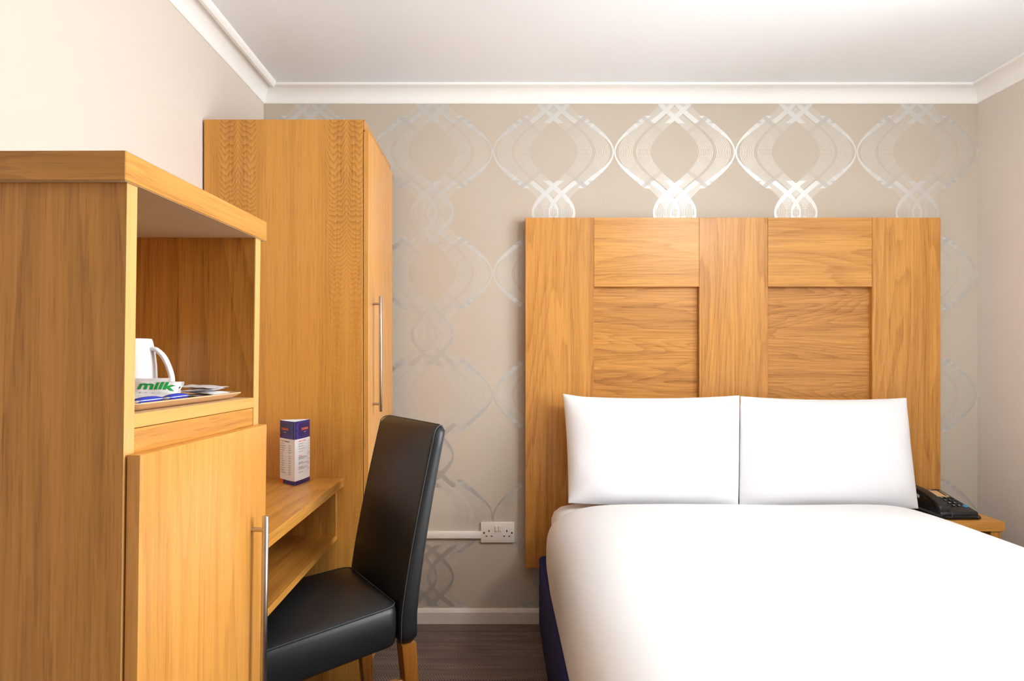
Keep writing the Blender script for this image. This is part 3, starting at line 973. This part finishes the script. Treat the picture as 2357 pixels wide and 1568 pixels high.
# pillows leaning on the headboard
def pillow(label, bl, br, tl, tr_, y_bot, y_top, T, seed, corner):
    """corners given as (x, z); bottom seam at y_bot, top seam at y_top"""
    nu, nv = 48, 32
    up = Vector((0, y_top - y_bot, .42)).normalized()
    nrm = Vector((0, -up.z, up.y))
    bm = bmesh.new()
    for s in (1, -1):
        g_ = []
        for i in range(nu + 1):
            row = []
            for j in range(nv + 1):
                u = math.sin((-1 + 2 * i / nu) * math.pi / 2); v = math.sin((-1 + 2 * j / nv) * math.pi / 2)
                th = ((1 - abs(u) ** 5) ** .62) * ((1 - abs(v) ** 3.4) ** .62)
                a_, b_ = (u + 1) / 2, (v + 1) / 2
                outer = (u < 0) if seed < 5 else (u > 0)
                if outer: a_ = .5 + (a_ - .5) * (1 - .020 * (1 - v * v))
                dip = .014 * (1 - abs(u) ** 2.2)
                b2 = b_ * (1 - dip * 2) if v > 0 else b_ + 0
                x = (bl[0] * (1 - a_) + br[0] * a_) * (1 - b2) + (tl[0] * (1 - a_) + tr_[0] * a_) * b2
                z = (bl[1] * (1 - a_) + br[1] * a_) * (1 - b2) + (tl[1] * (1 - a_) + tr_[1] * a_) * b2
                y = y_bot + (y_top - y_bot) * b2
                cz = max(0, 1 - Vector((u + 1, v - 1)).length / .22) * corner
                w_ = mnoise.noise(Vector((u * 1.8 + seed, v * 1.5, seed * 2.0))) * .010 * (1 - max(abs(u), abs(v)) ** 6) \
                     + mnoise.noise(Vector((u * 6 + seed, v * 3.2, 4.0))) * .0016
                tt = T * .5 * th
                row.append(bm.verts.new(Vector((x, y, z + cz)) + nrm * (s * (tt + .001) + (w_ if s > 0 else 0))))
            g_.append(row)
        for i in range(nu):
            for j in range(nv): bm.faces.new((g_[i][j], g_[i + 1][j], g_[i + 1][j + 1], g_[i][j + 1]))
    bmesh.ops.remove_doubles(bm, verts=bm.verts, dist=.0025)
    o = finish('pillow', bm, linen2, None, True)
    return tag(o, label, 'pillow', 'pillows on the bed')
pillow('white pillow by the wall socket side of the bed', (.271, .570), (.9355, .5505), (.263, .984), (.987, .985), 2.668, 2.800, .15, 3.0, .008)
pillow('white pillow beside the telephone', (.9385, .5505), (1.640, .549), (.990, .982), (1.672, .975), 2.668, 2.800, .15, 8.0, .0)

# ------------------------------------------------------------------ bedside table and telephone
NX0, NX1, NY0, NY1, NZ = 1.690, 1.909, 2.574, HF - .002, .520
ns = thing('bedside_table', 'narrow oak bedside table squeezed between the bed and the wall', 'bedside table', (1.80, 2.73, 0))
pbox('table_top', ns, oak_x, (NX0, NX1), (NY0, NY1), (NZ - .037, NZ), .001)
for a in (NX0 + .010, NX1 - .010 - .038):
    for b in (NY0 + .006, NY1 - .044):
        pbox('leg', ns, oak_z, (a, a + .038), (b, b + .038), (0, NZ - .037), .001)
pbox('apron', ns, oak_x, (NX0 + .048, NX1 - .048), (NY1 - .03, NY1 - .012), (NZ - .12, NZ - .037), .0006)
for a in (NX0 + .018, NX1 - .036):
    pbox('apron', ns, oak_y, (a, a + .018), (NY0 + .044, NY1 - .044), (NZ - .12, NZ - .037), .0006)
pbox('lower_shelf', ns, oak_x, (NX0 + .012, NX1 - .012), (NY0 + .045, NY1 - .045), (.15, .168), .0006)

ph = thing('telephone', 'black corded desk telephone with a beige index card on the bedside table', 'telephone', (1.765, 2.74, NZ))
PX0, PX1, PY0, PY1 = 1.698, 1.842, 2.622, 2.862
def ptop(y): return .546 + (y - PY0) * .188
prism('phone_body', ph, phone_black, [(PY0, NZ + .006), (PY0 - .004, .536), (PY0 + .003, ptop(PY0 + .003)), (PY1 - .006, ptop(PY1 - .006)), (PY1, ptop(PY1) - .008), (PY1, NZ + .001), (PY0 + .03, NZ + .001)], 'x', PX0, PX1, .003)
def slab(name, parent, mat, xa, xb, ya, yb, h, lift=.0, inset=.0):
    bm = bmesh.new()
    lo = [bm.verts.new((x, y, ptop(y) + lift - .001)) for x, y in ((xa, ya), (xb, ya), (xb, yb), (xa, yb))]
    hi = [bm.verts.new((x, y, ptop(y) + lift + h)) for x, y in ((xa + inset, ya + inset), (xb - inset, ya + inset), (xb - inset, yb - inset), (xa + inset, yb - inset))]
    bm.faces.new(lo[::-1]); bm.faces.new(hi)
    for k in range(4): bm.faces.new((lo[k], lo[(k + 1) % 4], hi[(k + 1) % 4], hi[k]))
    return finish(name, bm, mat, parent)
card_ = slab('index_card', ph, phone_label, 1.776, 1.832, 2.774, 2.836, .0008); card_['label'] = 'beige index card'
for k in range(5):
    y = 2.781 + k * .0115
    slab('memory_key', ph, phone_key, 1.818, 1.826, y, y + .006, .0025, .0008, .001)
cols = (1.7665, 1.7865, 1.8065); rows_ = (2.754, 2.7285, 2.703, 2.6775)
digits = ('1', '2', '3', '4', '5', '6', '7', '8', '9', '*', '0', '#')
for r_, y in enumerate(rows_):
    for c_, x in enumerate(cols):
        k_ = slab('key', ph, phone_key, x - .0072, x + .0072, y - .0075, y + .0075, .0042, 0, .0015)
        text_part('key_lettering', k_, phone_white, digits[r_ * 3 + c_], .0105, lambda s, t_, x=x, y=y: (x - .001 + s, y + t_, ptop(y + t_) + .0048), .0004)
    if r_ < 3: slab('side_key', ph, phone_key, 1.8215, 1.8335, y - .005, y + .005, .0025, 0, .001)
bm = bmesh.new(); yb_ = 2.676
lo = [(1.829 + .0085 * math.cos(a), yb_ + .0085 * math.sin(a)) for a in [2 * math.pi * k / 20 for k in range(20)]]
loft(bm, [[(x, y, ptop(y) - .001) for x, y in lo], [(x, y, ptop(y) + .0025) for x, y in lo], [(1.829 + (x - 1.829) * .8, yb_ + (y - yb_) * .8, ptop(y) + .0035) for x, y in lo]])
bb = finish('round_button', bm, phone_blue, ph, True, 40); bb['label'] = 'round blue button'
slab('badge', ph, phone_blue, 1.776, 1.786, 2.842, 2.850, .0006)
slab('badge_lettering', ph, phone_white, 1.788, 1.803, 2.844, 2.847, .0005)
# handset lying along the left of the body
bm = bmesh.new(); rings = []
for k in range(25):
    t_ = k / 24
    y = 2.628 + (2.858 - 2.628) * t_
    arch = 4 * t_ * (1 - t_)
    zt_ = ptop(y) + .019 + .012 * arch
    ends = abs(2 * t_ - 1) ** 4
    th = .016 + .014 * ends
    if k in (0, 24): th *= .55; 
    hw = .0205 + .004 * ends - (.004 if k in (0, 24) else 0)
    if k in (0, 24): zt_ -= .006
    cx_ = 1.7215
    rings.append([(cx_ + px, y, zt_ - th / 2 + pz) for px, pz in rrect(-hw, hw, -th / 2, th / 2, min(.0075, th * .45), 4)])
loft(bm, rings)
finish('handset', bm, phone_black, ph, True, 60)
slab('cradle_hook', ph, phone_white, 1.700, 1.7035, 2.765, 2.782, .010)
# coiled cord in front of and beside the body
bm = bmesh.new()
core = smooth_path([(1.690 + .012, 2.80, NZ + .0085), (1.6955, 2.70, NZ + .0085), (1.699, 2.625, NZ + .0085), (1.712, 2.609, NZ + .0085), (1.76, 2.6075, NZ + .0085), (1.825, 2.608, NZ + .0085), (1.838, 2.6125, NZ + .0085)], 10)
tot = sum((b - a).length for a, b in zip(core, core[1:]))
turns = int(tot / .0042); n_ = turns * 9; path = []
acc = [0.0]
for a, b in zip(core, core[1:]): acc.append(acc[-1] + (b - a).length)
j = 0
for k in range(n_ + 1):
    d_ = tot * k / n_
    while j < len(core) - 2 and acc[j + 1] < d_: j += 1
    f_ = (d_ - acc[j]) / max(acc[j + 1] - acc[j], 1e-9)
    p = core[j].lerp(core[j + 1], min(f_, 1)); tg = (core[j + 1] - core[j]).normalized()
    s_ = tg.cross(Vector((0, 0, 1))).normalized(); u_ = s_.cross(tg)
    a = 2 * math.pi * turns * k / n_
    path.append(p + (s_ * math.cos(a) + u_ * math.sin(a)) * .0062)
tube(bm, path, .0017, 5)
finish('coiled_cord', bm, phone_black, ph, True)
bm = bmesh.new(); tube(bm, smooth_path([(1.726, 2.630, .553), (1.730, 2.617, .549), (1.732, 2.608, .541), (1.728, 2.602, .531), (1.718, 2.604, .528)], 5), .0019, 8)
finish('cord_lead', bm, phone_black, ph, True)

# ------------------------------------------------------------------ added fill lamp, unseen above the frame, lifts ceiling and wallpaper
LX, LY, LZ, LR = 1.25, 1.08, 2.03, .115
cl = thing('added_fill_lamp', 'added white globe fill light, out of view above the bed', 'fill lamp', (LX, LY, H))
def turned(name, mat, prof, parent, n=32):
    bm = bmesh.new(); loft(bm, [[(LX + r * math.cos(2 * math.pi * k / n), LY + r * math.sin(2 * math.pi * k / n), z) for k in range(n)] for r, z in prof])
    return finish(name, bm, mat, parent, True, 40)
turned('fill_lamp_rose', fill_lamp_metal, ((.05, H), (.05, H - .012), (.035, H - .022), (.008, H - .026)), cl)
turned('cord', fill_lamp_metal, ((.0035, H - .02), (.0035, LZ + LR + .02)), cl, 8)
turned('cap', fill_lamp_metal, ((.012, LZ + LR + .03), (.03, LZ + LR + .022), (.036, LZ + LR - .008)), cl)
turned('globe', fill_lamp_glow, [(max(LR * math.sin(math.pi * k / 20), .002), LZ + LR * math.cos(math.pi * k / 20)) for k in range(21)], cl, 36)
